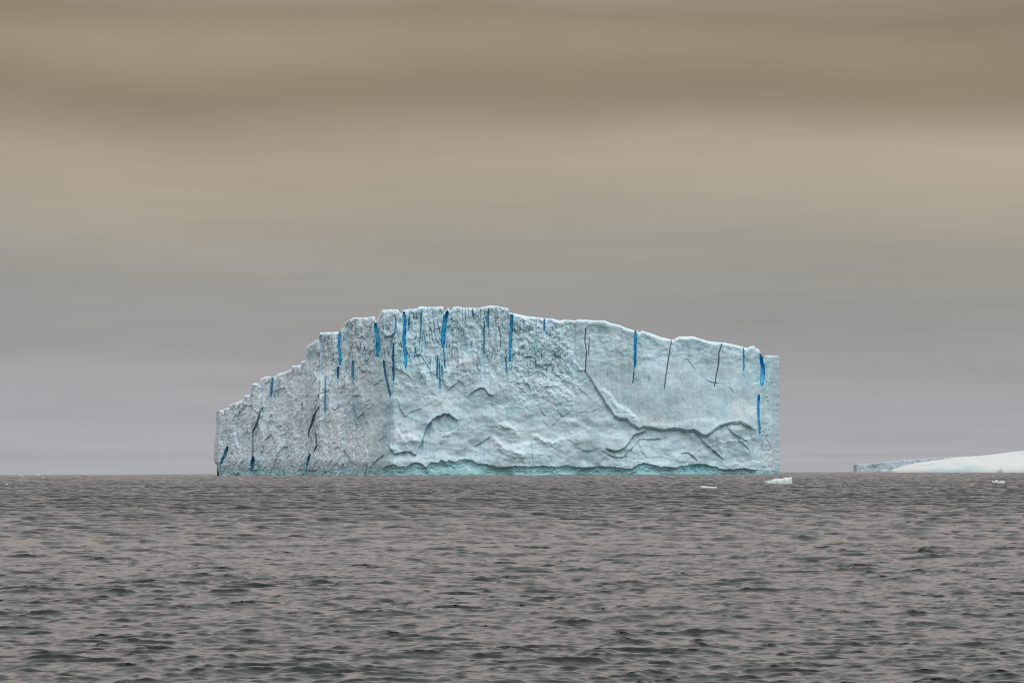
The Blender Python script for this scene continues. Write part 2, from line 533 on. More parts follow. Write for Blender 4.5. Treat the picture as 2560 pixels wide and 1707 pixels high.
BASE_LINE = [(534, 1160), (560, 1166), (600, 1163), (640, 1160), (680, 1168), (730, 1164), (800, 1168), (860, 1163), (930, 1168), (960, 1167), (975, 1162),
             (987, 1160), (994, 1165), (1014, 1165), (1038, 1152), (1055, 1158), (1065, 1167), (1077, 1153.5), (1096, 1155),
             (1104.6, 1147), (1115, 1153.5), (1121.6, 1148), (1137, 1153.5), (1150.5, 1148), (1166, 1145), (1181, 1149), (1193, 1156), (1212, 1158),
             (1225, 1162), (1249, 1167), (1280, 1164), (1315, 1164), (1358, 1163), (1390, 1165), (1423, 1162), (1459, 1167), (1500, 1164), (1535.6, 1165),
             (1561, 1170), (1578, 1171), (1595, 1158.6), (1610, 1156), (1632.5, 1160), (1651, 1166), (1670, 1165), (1680, 1169), (1700.5, 1163.7),
             (1720, 1161), (1746, 1156.5), (1767, 1160), (1791, 1167), (1817, 1172), (1861, 1169), (1893, 1173), (1950, 1176)]
# cracks: (points, width px, kind)
CRACKS = [
    ([(849.7, 832), (847, 870.6), (850.5, 890), (849.7, 911)], 4, 'blue'),
    ([(845.5, 919), (844, 943.6)], 4, 'teal'),
    ([(939, 812), (942, 834), (945.5, 854), (944, 888)], 7, 'blue'),
    ([(1009.6, 783), (1012.5, 806), (1012, 824), (1009, 845), (1011, 870.6), (1014, 885), (1014, 915)], 6, 'blue'),
    ([(1118, 781), (1113, 798), (1109, 820), (1107, 842.6), (1107, 866)], 8.5, 'blue'),
    ([(1109, 876), (1112, 918)], 2, 'pale'),
    ([(1093.6, 890), (1092, 943.6)], 2.2, 'teal'),
    ([(1098, 907), (1100, 971)], 2.2, 'pale'),
    ([(1104, 915), (1106, 944)], 2, 'teal'),
    ([(1280, 790), (1278, 817), (1277, 848), (1274.6, 870.6), (1275.4, 901.5)], 4.5, 'blue'),
    ([(1265, 879), (1265.6, 930)], 1.8, 'pale'),
    ([(960, 904), (963, 930), (967, 952), (976, 988)], 3.4, 'teal'),
    ([(983.6, 862), (984, 905), (984, 950)], 3, 'teal'),
    ([(990, 798), (986, 840)], 1.8, 'pale'),
    ([(1053, 784), (1052, 826), (1049, 859)], 2, 'teal'),
    ([(1022, 795), (1023, 812)], 2.4, 'pale'),
    ([(1210, 803), (1210, 882)], 1.9, 'teal'),
    ([(1221, 775), (1221, 820)], 2, 'pale'),
    ([(1181, 774), (1182, 790)], 2, 'pale'),
    ([(1464.5, 823), (1462, 856), (1466, 878), (1463, 930)], 2, 'dark'),
    ([(1473, 848), (1471, 886)], 1.6, 'dark'),
    ([(1588.5, 830), (1588, 870), (1586.5, 916)], 4.2, 'blue'),
    ([(1585, 925), (1582, 957)], 1.7, 'dark'),
    ([(1678, 853), (1673, 884.6), (1665, 934), (1660, 973.5)], 1.9, 'dark'),
    ([(1805, 858), (1797, 882), (1796, 910.7), (1785.6, 965.6)], 2.1, 'dark'),
    ([(1859, 872), (1859, 926)], 2.2, 'pale'),
    ([(1903, 889), (1907, 916), (1907, 937), (1904.6, 960)], 8, 'blue'),
    ([(1897, 989), (1895.4, 1015), (1896, 1049), (1899, 1081)], 3.6, 'blue'),
    ([(813, 946), (813, 1030)], 2, 'pale'),
    ([(882, 905), (883, 944)], 3.6, 'teal'),
    ([(683, 943), (680, 962), (677, 989)], 3.2, 'pale'),
    ([(797, 1020), (786, 1039), (781, 1057), (773, 1076), (771.5, 1094)], 3.6, 'dark'),
    ([(790, 1087), (792, 1113), (786, 1129)], 2.6, 'dark'),
    ([(775, 1137), (768, 1161)], 5, 'teal'),
    ([(657, 1020), (648, 1042), (640, 1066), (632, 1081)], 3.4, 'dark'),
    ([(632, 1083), (632, 1140)], 2.2, 'dark'),
    ([(633, 1145), (631, 1170)], 8, 'teal'),
    ([(568, 1118), (561, 1140), (553, 1157)], 5, 'teal'),
    ([(756, 1008), (755, 1028)], 2, 'dark'),
    ([(1038, 872), (1037, 890)], 2.2, 'teal'),
    ([(1361, 800), (1360, 825)], 2.6, 'pale'),
]
GROOVES = [  # plain vertical seams without blue ice in view
    ([(1437, 805), (1436, 870), (1438, 905)], 5, 1.5), ([(800, 835), (806, 900), (800, 950)], 5, 1.5), ([(866, 800), (872, 880), (868, 960)], 6, 1.6),
    ([(1622, 935), (1621, 972)], 2.4, 1.0), ([(1517, 925), (1518, 950)], 2.4, 0.9), ([(1140, 800), (1141, 850)], 2.6, 0.8),
    ([(1183, 830), (1176, 880)], 3, 0.9), ([(700, 950), (690, 1010)], 4, 1.2), ([(1240, 830), (1235, 890)], 3, 0.9),
    ([(596, 1010), (590, 1080), (598, 1120)], 6, 1.8), ([(1327, 1100), (1330, 1160)], 4, 0.8),
]


def poly_y(pts, x):
    p = np.array(pts)
    return np.interp(x, p[:, 0], p[:, 1])


def poly_x(pts, y):
    p = np.array(pts)
    return np.interp(y, p[:, 1], p[:, 0])


def win(a, b, x, s):
    return ss(a - s * 0.2, a + s, x) * (1 - ss(b - s, b + s * 0.2, x))


def face_dist(px):
    """plan of the front: left flank runs away from us, the right pillar turns back"""
    d = 3000 + np.interp(px, [534, 545, 640, 770, 800, 880, 960, 985, 1280, 1440, 1600, 1890, 1905, 1930, 1950],
                         [3175 - 3000, 110, 88, 60, 48, 34, 12, 6, 0, 4, -2, 6, 10, 22, 55])
    return d


GLAZE_AND_SHADE = [(566, 1030, 6, 9), (580, 1017, 9, 9), (603, 1004, 8, 9), (612, 993, 5, 8), (626, 986, 7, 7), (634, 966, 6, 8), (717, 933, 5, 7), (733, 921, 5, 6),  # shade under the skyline teeth painted as dark ellipses, then glazed ice patches
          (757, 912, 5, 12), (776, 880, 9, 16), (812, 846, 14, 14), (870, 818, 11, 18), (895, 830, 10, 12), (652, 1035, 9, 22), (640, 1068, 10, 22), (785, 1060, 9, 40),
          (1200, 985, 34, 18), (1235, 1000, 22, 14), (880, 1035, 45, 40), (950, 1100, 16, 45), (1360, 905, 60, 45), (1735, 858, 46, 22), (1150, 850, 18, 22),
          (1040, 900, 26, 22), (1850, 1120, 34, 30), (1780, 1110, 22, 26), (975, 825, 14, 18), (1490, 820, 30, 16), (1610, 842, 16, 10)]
FROSTED = [(905, 1115, 50, 42), (835, 1045, 34, 40), (1150, 905, 46, 26), (1010, 1078, 34, 22), (1330, 1085, 60, 18), (1860, 1035, 40, 36), (1640, 1055, 60, 16),
           (735, 1030, 30, 50), (1105, 1000, 30, 20), (1430, 870, 14, 20), (1240, 1110, 30, 16), (1925, 1140, 20, 40), (600, 1130, 14, 30)]


def base_tint(X, Y, R, up):
    pale = np.array([0.66, 0.80, 0.83]); white = np.array([0.80, 0.86, 0.885]); lav = np.array([0.80, 0.86, 0.89])
    glaze = np.array([0.47, 0.66, 0.70]); grey = np.array([0.50, 0.58, 0.62]); teal = np.array([0.33, 0.66, 0.66]); deep = np.array([0.05, 0.30, 0.36])
    n = lambda s, v, o=4, sd=0: fbm(X / s, Y / v, o, sd)
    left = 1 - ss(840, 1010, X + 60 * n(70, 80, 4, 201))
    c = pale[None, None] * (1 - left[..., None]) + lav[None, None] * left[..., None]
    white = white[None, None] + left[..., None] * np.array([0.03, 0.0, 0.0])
    mixin = lambda c, k, w: c * (1 - w[..., None]) + k * w[..., None]
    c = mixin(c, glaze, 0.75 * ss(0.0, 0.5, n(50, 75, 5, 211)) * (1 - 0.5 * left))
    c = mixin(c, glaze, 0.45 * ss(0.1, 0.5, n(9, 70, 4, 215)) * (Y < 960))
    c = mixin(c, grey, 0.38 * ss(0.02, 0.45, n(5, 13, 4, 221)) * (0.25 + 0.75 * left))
    rub = win(1280, 1450, X, 50) * (1 - ss(950, 1050, Y))
    c = mixin(c, grey * np.array([0.88, 1.0, 0.98]), 0.6 * ss(0.0, 0.4, n(10, 9, 5, 225)) * rub)
    # mottled skin of the left flank: small grey pits and frost specks
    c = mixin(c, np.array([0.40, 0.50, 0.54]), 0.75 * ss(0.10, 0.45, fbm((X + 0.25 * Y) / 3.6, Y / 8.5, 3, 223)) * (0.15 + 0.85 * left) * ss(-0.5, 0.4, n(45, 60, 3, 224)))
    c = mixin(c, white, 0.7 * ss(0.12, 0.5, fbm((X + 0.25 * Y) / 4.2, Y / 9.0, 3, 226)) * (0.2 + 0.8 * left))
    for pts, s_, L, fl_, Lf_ in SCARPS:                                # fresh blue-green ice in the fracture walls
        a, b2 = pts[0][0], pts[-1][0]
        d = Y - (poly_y(pts, X) + 2.2 * n(9, 40, 3, 91) + 1.0 * n(3.5, 20, 2, 92))
        c = mixin(c, np.array([0.24, 0.52, 0.58]), 0.6 * win(a, b2, X, min(14, (b2 - a) * 0.18)) * ss(-1.5, 0.5, d) * np.exp(-np.maximum(d, 0) / 3.5))
    for pts, s_, L in LEDGES:
        a, b2 = pts[0][0], pts[-1][0]
        d = Y - poly_y(pts, X) - 4 * n(10, 12, 4, 230)
        c = mixin(c, white, 0.75 * win(a, b2, X, min(16, (b2 - a) * 0.3)) * np.exp(-(d / np.where(d < 0, 5, 9)) ** 2) * ss(-0.5, 0.3, n(7, 7, 3, 232)))
    for (x0, y0, a, b) in GLAZE_AND_SHADE:
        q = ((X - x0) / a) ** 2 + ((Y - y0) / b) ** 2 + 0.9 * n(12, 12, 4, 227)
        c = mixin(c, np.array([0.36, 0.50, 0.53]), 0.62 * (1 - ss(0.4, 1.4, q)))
    for (x0, y0, a, b) in FROSTED:
        q = ((X - x0) / a) ** 2 + ((Y - y0) / b) ** 2 + 1.3 * n(16, 14, 5, 228)
        c = mixin(c, white, 0.8 * (1 - ss(0.2, 1.5, q)))
    # wet blue-green patches below the crest of the right slab
    crest = poly_y(SKYLINE, X)
    c = mixin(c, np.array([0.36, 0.56, 0.60]), 0.65 * ss(0.0, 0.4, n(28, 20, 4, 229)) * win(1440, 1900, X, 40) * (1 - ss(15, 75, Y - crest)) * ss(4, 10, Y - crest))
    c = mixin(c, white, 0.75 * ss(0.12, 0.5, n(40, 34, 5, 231)) * (0.5 + 0.5 * left))
    c = mixin(c, white, 0.9 * ss(0.25, 0.75, up))                      # snow lies on what faces up
    bl = poly_y(BASE_LINE, X) + 2 + 4 * n(9, 9, 3, 241) + (1 - ss(940, 975, X)) * 16 * n(7, 30, 3, 243)
    lf = 1 - ss(940, 975, X)
    c = mixin(c, teal, (0.85 - 0.3 * lf) * ss(-3 - 9 * lf, 3 + 9 * lf, Y - bl) * np.clip(0.75 + 0.7 * n(14, 5, 3, 251), 0.15, 1) * (1 - 0.75 * ss(1885, 1900, X)))
    c = mixin(c, deep, 0.7 * win(1690, 1790, X, 20) * ss(0, 3, Y - bl) * (0.5 + 0.8 * n(3, 90, 2, 253)).clip(0, 1))
    c = mixin(c, teal * 0.8, 0.7 * ss(1172, 1178, Y) * ss(-0.3, 0.3, n(30, 8, 2, 257)))
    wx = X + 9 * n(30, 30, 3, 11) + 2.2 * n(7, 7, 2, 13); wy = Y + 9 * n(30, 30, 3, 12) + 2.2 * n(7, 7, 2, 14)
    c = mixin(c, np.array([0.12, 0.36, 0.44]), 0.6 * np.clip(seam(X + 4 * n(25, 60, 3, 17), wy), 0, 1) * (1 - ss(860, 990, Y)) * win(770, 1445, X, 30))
    # clearer, bluer ice beside the cracks
    for pts, w, kind in CRACKS:
        if kind == 'dark':
            continue
        y0, y1 = pts[0][1], pts[-1][1]
        e = ss(y0 - 12, y0 + 8, Y) * (1 - ss(y1 - 10, y1 + 25, Y))
        c = mixin(c, np.array([0.20, 0.60, 0.76]), 0.75 * e * np.exp(-(np.abs(X - poly_x(pts, Y)) / (1.4 + 0.85 * w)) ** 1.4))
    pil = ss(1893, 1903, X)
    c = mixin(c, np.array([0.56, 0.78, 0.80]), 0.6 * pil * (1 - ss(1060, 1150, Y)) * (0.5 + n(6, 60, 3, 261)).clip(0, 1))
    c = c * np.array([0.95, 1.06, 1.115])
    c = c * np.minimum(1.0, 0.94 / c.max(-1, keepdims=True))
    return np.clip(c, 0.02, 0.94)


def seam(wx, wy):
    """narrow vertical seams running down the upper cliff"""
    a = np.abs(perlin(wx / 13, wy / 110, 47)); b = np.abs(perlin(wx / 6.5, wy / 55, 48))
    return (1 - ss(0, 0.075, a)) * ss(-0.1, 0.25, perlin(wx / 40, wy / 45, 49)) + 0.6 * (1 - ss(0, 0.09, b)) * ss(0.0, 0.3, perlin(wx / 30, wy / 35, 50))


def build_main():
    root = thing("iceberg", (0, 3040, 0), "largest iceberg, a high pale ice cliff split by deep blue vertical cracks", "iceberg")
    px = np.unique(np.concatenate([np.arange(534, 1949.6, 1.32), [p[0] for p in SKYLINE]]))
    px = px[np.concatenate([[True], np.diff(px) > 0.12])]
    nr = 262
    t = np.linspace(0, 1, nr)
    T, PX = np.meshgrid(t, px, indexing='ij')
    top = poly_y(SKYLINE, PX)
    PY = 1194 + (top - 1194) * T
    # silhouette of both ends
    PXs = PX + (poly_y(LEFT_EDGE, PY) - 534) * np.exp(-(PX - 534) / 14.0) * (1 - ss(600, 640, PX))
    PXs = PXs + (poly_y(RIGHT_EDGE, PY) - 1949.0) * np.exp(-(1949 - PX) / 8.0)
    PXs = PXs + 3.2 * fbm(PY / 11, PY * 0 + 3, 4, 18) * np.exp(-(1949 - PX) / 7.0) - 1.8 * fbm(PY / 12, PY * 0 + 8, 4, 19) * np.exp(-(PX - 534) / 10.0)
    X, Y = PXs, PY
    n = lambda s, v, o=4, sd=0, **k: fbm(X / s, Y / v, o, sd, **k)
    wx = X + 9 * n(30, 30, 3, 11) + 2.2 * n(7, 7, 2, 13); wy = Y + 9 * n(30, 30, 3, 12) + 2.2 * n(7, 7, 2, 14)
    left = 1 - ss(890, 1010, X + 45 * n(50, 90, 3, 16))
    upper = (1 - ss(880, 985, Y + 0.0 + 35 * n(40, 40, 2, 15)))
    cols = upper * win(770, 1445, X, 30)
    slab_edge = poly_y(SCARPS[0][0], X)
    slab = win(1440, 1895, X, 20) * (1 - ss(-6, 0, Y - slab_edge))
    rub = win(1270, 1450, X, 40) * (1 - ss(980, 1060, Y))
    low = (1 - slab) * ss(960, 1040, Y) * (1 - left)
    R = 3.2 * n(150, 170, 3, 21)
    # left flank: steep ribs and a rough crumbling skin
    sx = wx + 0.22 * wy
    R += left * (2.6 * n(38, 200, 3, 31) + 1.2 * facets(sx / 26, wy / 80, 32, 0.8) + 0.18 * facets(sx / 8, wy / 22, 33, 1.0) + 0.7 * fbm(sx / 6, wy / 15, 4, 34) + 0.5 * fbm(sx / 14, wy / 40, 4, 36, ridged=True))
    # columns of the upper cliff: vertical fluting with sharp seams
    cx = X + 4 * n(25, 60, 3, 17)
    R += cols * (2.0 * facets(cx / 30, wy / 230, 41, 0.8) + 0.8 * facets(cx / 9, wy / 150, 46, 0.9) + 0.9 * n(12, 150, 3, 42) - 1.8 * seam(cx, wy) + 0.5 * facets(wx / 11, wy / 60, 43, 1.0) + 0.35 * n(5, 26, 3, 44) + 0.6 * n(16, 14, 4, 45))
    # rubble zone
    R += 0.62 * rub * (1.0 * facets((wx - 0.5 * wy) / 22, wy / 26, 51, 1.1) + 0.5 * facets((wx - 0.5 * wy) / 8, wy / 9, 52, 1.1) + 1.0 * n(14, 14, 5, 53))
    # smooth right slab
    R += slab * (0.8 * n(60, 300, 3, 61) + 0.45 * n(12, 120, 3, 62) + 0.8 * n(22, 18, 4, 63) * (1 - ss(870, 960, Y)) + 0.3 * n(16, 20, 4, 64) + 1.6)
    # conchoidal lower face
    R += low * (0.5 * facets(wx / 85, wy / 60, 71, 0.9) + 1.6 * n(80, 55, 3, 72) + 0.35 * n(15, 170, 3, 70) + 0.14 * n(9, 9, 4, 73) + 1.1 * n(50, 40, 3, 74))
    R += (1 - left) * (1 - slab) * (1 - low) * (0.8 * facets(wx / 40, wy / 60, 76, 0.9) + 0.7 * n(16, 18, 4, 77))
    R += (0.22 - 0.14 * np.clip(low + slab, 0, 1)) * n(5, 7, 3, 81)
    pil = ss(1896, 1906, X)
    R += pil * (0.7 * facets(wx / 12, wy / 30, 78, 1.0) + 0.5 * n(8, 16, 4, 79) + 0.9 * facets((wx - 0.3 * wy) / 26, wy / 90, 80, 0.9))
    # buttress edges on the left
    for x0, y0, x1, y1, s in ((970, 895, 976, 1115, 0.8), (800, 960, 770, 1165, 3.0), (655, 990, 630, 1165, 2.2), (880, 795, 884, 980, 2.0)):
        xe = x0 + (Y - y0) * (x1 - x0) / (y1 - y0)
        d = X - xe - 5 * n(30, 45, 3, 83) - 1.5 * n(6, 9, 2, 84)
        R -= s * ss(-2.0, 1.0, -np.abs(d + 0) + 1.0) * (0.4 if x0 < 900 else 0.1) * ss(y0 - 20, y0 + 20, Y)
        R += s * (1 - ss(0, 26, d)) * (d > 0) * ss(y0 - 30, y0 + 30, Y) * (Y < y1 + 10)
    # overhanging fracture edges
    jag = 2.2 * n(9, 40, 3, 91) + 1.0 * n(3.5, 20, 2, 92)
    for pts, s, L, fl, Lf in SCARPS:
        a, b2 = pts[0][0], pts[-1][0]
        w = win(a, b2, X, min(14, (b2 - a) * 0.18))
        d = Y - (poly_y(pts, X) + jag)
        R += w * np.where(d < 0, fl * np.exp(np.minimum(d, 0) / Lf), 0)
        s = s if s > 2 else 0.7 * s
        R -= w * (0.85 * s * np.clip(0.7 + 1.3 * n(22, 60, 3, 94), 0.15, 1.5) * ss(-0.6, 1.6, d) * np.exp(-np.maximum(d, 0) / L) - fl * (1 - ss(-0.6, 1.6, d)) * (d >= 0))
    for pts, s, L in LEDGES:
        a, b2 = pts[0][0], pts[-1][0]
        w = win(a, b2, X, min(16, (b2 - a) * 0.3))
        d = Y - (poly_y(pts, X) + 1.6 * jag)
        sl = 1 + 0.45 * n(14, 9, 3, 93)
        R += w * s * 0.6 * sl * ss(-4.5, 8.5, d) * np.exp(-np.maximum(d - 5, 0) / (1.5 * L))
    # wave-cut notch with its scalloped lips
    for k, (off, s, L) in enumerate(((0, 1.1, 40), (5, 0.8, 7), (10, 0.8, 7), (15, 0.7, 7))):
        d = Y - (poly_y(BASE_LINE, X) + 2 + off + (2.5 + 1.5 * k) * n(12, 60, 3, 101 + k) + 2 * n(4, 20, 2, 105 + k))
        R -= s * ss(-0.6, 1.4, d) * np.exp(-np.maximum(d, 0) / L) * ss(940, 975, X) * (1 - ss(1885, 1900, X))
        R += 0.3 * np.exp(-np.abs(np.minimum(d, 0)) / 10) * (d < 0) * (k == 0) * ss(940, 975, X)
    R -= (1 - ss(940, 975, X)) * 1.2 * ss(1150, 1178, Y + 14 * n(9, 30, 3, 109))
    # cracks
    for pts, w, kind in CRACKS:
        y0, y1 = pts[0][1], pts[-1][1]
        xc = poly_x(pts, Y) + 1.5 * fbm(Y / 8, Y * 0 + pts[0][0], 3, 111)
        e = np.clip(np.minimum((Y - y0 + 3) / 10, (y1 + 3 - Y) / 14), 0, 1)
        hw = np.maximum(w * 0.5 * np.sqrt(e), 0.01) + (0.7 if w > 2.6 else 0.4)
        R -= (2.0 + 0.75 * w) * (0.5 if kind == 'dark' or w <= 2.6 else 1.0) * (1 - ss(0.45, 1.25, np.abs(X - xc) / hw)) * (e > 0)
    for pts, w, s in GROOVES:
        y0, y1 = pts[0][1], pts[-1][1]
        xc = poly_x(pts, Y) + 1.2 * fbm(Y / 12, Y * 0 + pts[0][0], 2, 113)
        e = np.clip(np.minimum((Y - y0) / 14, (y1 - Y) / 14), 0, 1)
        R -= s * e * (1 - ss(0.1, 1.0, np.abs(X - xc) / w))
    # weathered, snow-rounded crest
    dt = Y - top
    crest_r = 1.4 * (1 + 0.6 * n(20, 900, 2, 121))
    R -= 1.3 * np.exp(-dt / 2.2) * crest_r
    R += 0.2 * np.exp(-((dt - 9) / 5.0) ** 2) * (1 + n(14, 14, 2, 122)) * (1 - left)
    D = face_dist(PX)
    P = at(X, Y, D)
    P[..., 1] -= R
    # --- snow on upward facets (from the geometry itself)
    dz = np.gradient(P[..., 2], axis=0); dyz = np.gradient(P[..., 1], axis=0)
    up = dyz / np.maximum(np.hypot(dz, dyz), 1e-6)
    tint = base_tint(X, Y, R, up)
    # --- top plateau and back wall
    thick = 8 + 170 * np.sqrt(np.clip(1 - np.abs((px - 1260) / 726.0) ** 3, 0, 1))
    ktop = [0.02, 0.06, 0.15, 0.4, 0.7, 0.95, 1.0]
    rows = []
    ptop = P[-1]
    for k in ktop:
        q = ptop.copy(); q[:, 1] += k * thick
        sm = np.convolve(np.pad(ptop[:, 2], 40, 'edge'), np.ones(81) / 81, 'valid')
        q[:, 2] = ptop[:, 2] * (1 - k) + (sm * 0.93 - 3) * k - 0.8 * min(1, k * 12) - 1.5 * np.abs(fbm(px / 40, px * 0 + k * 4, 3, 131)) * k
        rows.append(q)
    zb = rows[-1][:, 2].copy()
    for k in np.linspace(0.1, 1, 12):
        q = rows[len(ktop) - 1].copy()
        q[:, 2] = zb * (1 - k) - 5 * k
        q[:, 1] += 5 * fbm(px / 50, px * 0 + k * 3, 4, 133)
        rows.append(q)
    B = np.stack(rows)
    allP = np.concatenate([P, B])
    snow = np.full(B.shape, 0.0) + np.array([0.82, 0.87, 0.88])
    allT = np.concatenate([tint, snow])
    nR, nC = allP.shape[:2]
    split = int(np.searchsorted(px, 1900))
    loc = np.array(root.location)
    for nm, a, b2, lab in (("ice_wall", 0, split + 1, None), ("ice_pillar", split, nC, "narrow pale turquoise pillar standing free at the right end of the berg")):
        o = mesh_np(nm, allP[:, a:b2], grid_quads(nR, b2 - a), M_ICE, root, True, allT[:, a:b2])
        if lab: o['label'] = lab
    # --- blue ice seen inside the cracks
    Rgrid = R; pyg = PY

    def surf(x, y):
        i = int(np.clip(np.searchsorted(px, x), 1, len(px) - 1))
        col = pyg[:, i]
        j = int(np.argmin(np.abs(col - y)))
        lo, hi = max(0, i - 7), min(len(px), i + 8)
        return float(np.sort(Rgrid[j, lo:hi])[-5])
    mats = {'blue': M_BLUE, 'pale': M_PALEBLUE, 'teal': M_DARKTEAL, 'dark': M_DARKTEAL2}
    for pts, w, kind in CRACKS:
        y0, y1 = pts[0][1], pts[-1][1]
        y0 = max(y0, float(poly_y(SKYLINE, pts[0][0])) + 2.5)
        m = max(8, int((y1 - y0) / 1.3))
        ys = np.linspace(y0, y1, m)
        V = []
        wob = 1.5 * fbm(ys / 8, ys * 0 + float(pts[0][0]), 3, 111)
        xcs = poly_x(pts, ys) + wob
        r0s = np.array([surf(x, y) for x, y in zip(xcs, ys)])
        kk = np.hanning(33); kk /= kk.sum()
        r0s = np.convolve(np.pad(r0s, 16, 'edge'), kk, 'valid') - (0.5 + 0.06 * w)
        for q, y in enumerate(ys):
            e = min((y - y0 + 3) / 12, (y1 - y + 1) / 16, 1)
            xc = float(xcs[q]); r0 = float(r0s[q])
            hw = (w * (0.5 if w > 2.6 else 0.42) * math.sqrt(max(e, 0.0)) + (0.6 if w > 2.6 else 0.25)) * float(1.0 + 0.5 * fbm(np.array([y / 14.0]), np.array([w + pts[0][0]]), 2, 115)[0])
            for u in (-1, -0.5, 0, 0.5, 1):
                p = at(xc + u * hw, y, float(face_dist(xc)))
                V.append((p[0], p[1] - r0 + (1 - abs(u)) * 0.22 * w, p[2]))
        names = {'blue': "blue_crack", 'pale': "pale_blue_crack", 'teal': "teal_crack", 'dark': "dark_crack"}
        mesh_np(names[kind], V, grid_quads(m, 5, flip=True), mats[kind], root, True)
    return root


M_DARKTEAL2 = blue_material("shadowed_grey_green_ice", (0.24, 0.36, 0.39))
main_berg = build_main()


# ------------------------------------------------------------------ far tabular berg
def build_far():
    D0 = 5400.0
    T0 = [(2135, 1162), (2138, 1161), (2168, 1158.7), (2184, 1156.7), (2217, 1154), (2241, 1152), (2266, 1149), (2284, 1148.5), (2315, 1146),
          (2358, 1143), (2393, 1141.5), (2436, 1139.5), (2500, 1138), (2560, 1140)]
    root = thing("tabular_iceberg", (360, D0 + 60, -drop(D0)), "low blue grey tabular iceberg far off behind the smooth snow slope", "iceberg")
    px = np.arange(2134, 2560, 1.0)
    nr = 70
    T, PX = np.meshgrid(np.linspace(0, 1, nr), px, indexing='ij')
    top = poly_y(T0, PX) + 1.3 * fbm(PX / 9, PX * 0, 4, 301) + 0.8 * facets(PX / 6, PX * 0 + 0.5, 303)
    PY = 1192 + (top - 1192) * T
    D = D0 + np.interp(PX, [2134, 2142, 2560], [9, 0, 130])
    n = lambda s, v, o=4, sd=0, **k: fbm(PX / s, PY / v, o, sd, **k)
    R = 4 * n(40, 60, 3, 311) + 0.5 * facets(PX / 12 + n(20, 20, 2, 312), PY / 22, 313, 1.0) + 0.6 * n(6, 16, 4, 315) - 0.8 * np.exp(-(PY - top) / 1.5)
    P = at(PX, PY, D); P[..., 1] -= R
    c = np.array([0.45, 0.58, 0.64]) * (1 - ss(-.3, .5, n(8, 12, 4, 321))[..., None]) + np.array([0.57, 0.67, 0.72]) * ss(-.3, .5, n(8, 12, 4, 321))[..., None]  # colours lightened towards haze: distance haze put into the ice tint
    back = []
    for k in (0.05, 0.3, 1.0):
        q = P[-1].copy(); q[:, 1] += np.minimum(120, 1 + (px - px[0]) * 1.5) * k; q[:, 2] -= 3 * k; back.append(q)
    for k in (0.5, 1.0):
        q = back[2].copy(); q[:, 2] = q[:, 2] * (1 - k) - 8 * k; back.append(q)
    B = np.stack(back)
    P = np.concatenate([P, B]); c = np.concatenate([c, np.zeros(B.shape) + [0.78, 0.83, 0.86]])
    mesh_np("ice_cliff", P, grid_quads(P.shape[0], P.shape[1]), M_FAR, root, True, c)


build_far()


# ------------------------------------------------------------------ smooth snow-domed berg at the right
def build_dome():
    D0 = 3500.0
    prof = [(2228, 1176), (2233, 1173.5), (2252.5, 1167.5), (2276, 1160.6), (2295.6, 1156), (2334.7, 1151), (2374, 1145.5), (2397, 1142.5), (2452, 1139),
            (2481, 1135.6), (2511, 1132), (2536, 1128.3), (2560, 1127), (2610, 1124), (2680, 1126), (2760, 1140), (2830, 1162), (2860, 1178)]
    c0 = at(2560, 1178, D0)
    root = thing("snow_dome_iceberg", (float(c0[0]), D0 + 20, -drop(D0)), "smooth white snow slope iceberg rising out of the right edge of the picture", "iceberg")
    px = np.linspace(2228, 2860, 420)
    nr = 90
    V = []; C = []
    s = np.linspace(0, 1, nr)
    p = np.array(prof)
    ztop = at(px, np.interp(px, p[:, 0], p[:, 1]), D0)[:, 2]
    xb = at(px, 1170, D0)[:, 0]
    zb = -drop(D0) - 1.5
    e = np.clip(1 - ((px - 2544) / 316.0) ** 2, 0, 1) ** 0.5
    for k, u in enumerate(s):
        th = math.pi * u
        yy = D0 + 10 + (-math.cos(th)) * (0.4 + 81 * e)
        hh = np.sin(th) ** 0.75
        zz_ = zb + (ztop - zb) * hh
        wav = 0.9 * fbm(px / 70, px * 0 + u * 5, 3, 401) * e * math.sin(th)
        V.append(np.stack([xb, yy - 2.0 * wav, zz_ + 0.15 * wav], -1))
        bl = ss(0.1, 0.6, fbm(px / 60 + 3, px * 0 + u * 9, 3, 411) + 0.9 * np.exp(-((px - 2385) / 55) ** 2) * math.exp(-(u / 0.16) ** 2) + 0.3 * np.exp(-((px - 2320) / 60) ** 2) * math.exp(-(u / .2) ** 2))
        C.append(np.array([0.67, 0.71, 0.70]) * (1 - bl[:, None]) + np.array([0.52, 0.65, 0.66]) * bl[:, None])
    mesh_np("snow_slope", np.stack(V), grid_quads(nr, len(px), flip=False), M_SNOW, root, True, np.stack(C))
    # small ice spike at its foot
    q = at(2501, 1178, D0 - 78)
    vs = []; fs = []
    r = random.Random(4)
    for ring, (rad, z) in enumerate(((1.7, -1.5), (1.5, 0.2), (1.0, 0.9), (0.25, 2.1))):
        for a in range(8):
            an = a * math.pi / 4
            rr = rad * r.uniform(0.75, 1.2)
            vs.append((q[0] + math.cos(an) * rr + 0.2 * ring, D0 - 74 + math.sin(an) * rr, q[2] + z + 0.2 * r.random()))
    for ring in range(3):
        for a in range(8):
            fs.append((ring * 8 + a, ring * 8 + (a + 1) % 8, ring * 8 + 8 + (a + 1) % 8, ring * 8 + 8 + a))
    mesh_np("ice_spike", vs, fs, M_FLOE, root, False, np.zeros((32, 3)) + [0.5, 0.62, 0.66])


build_dome()


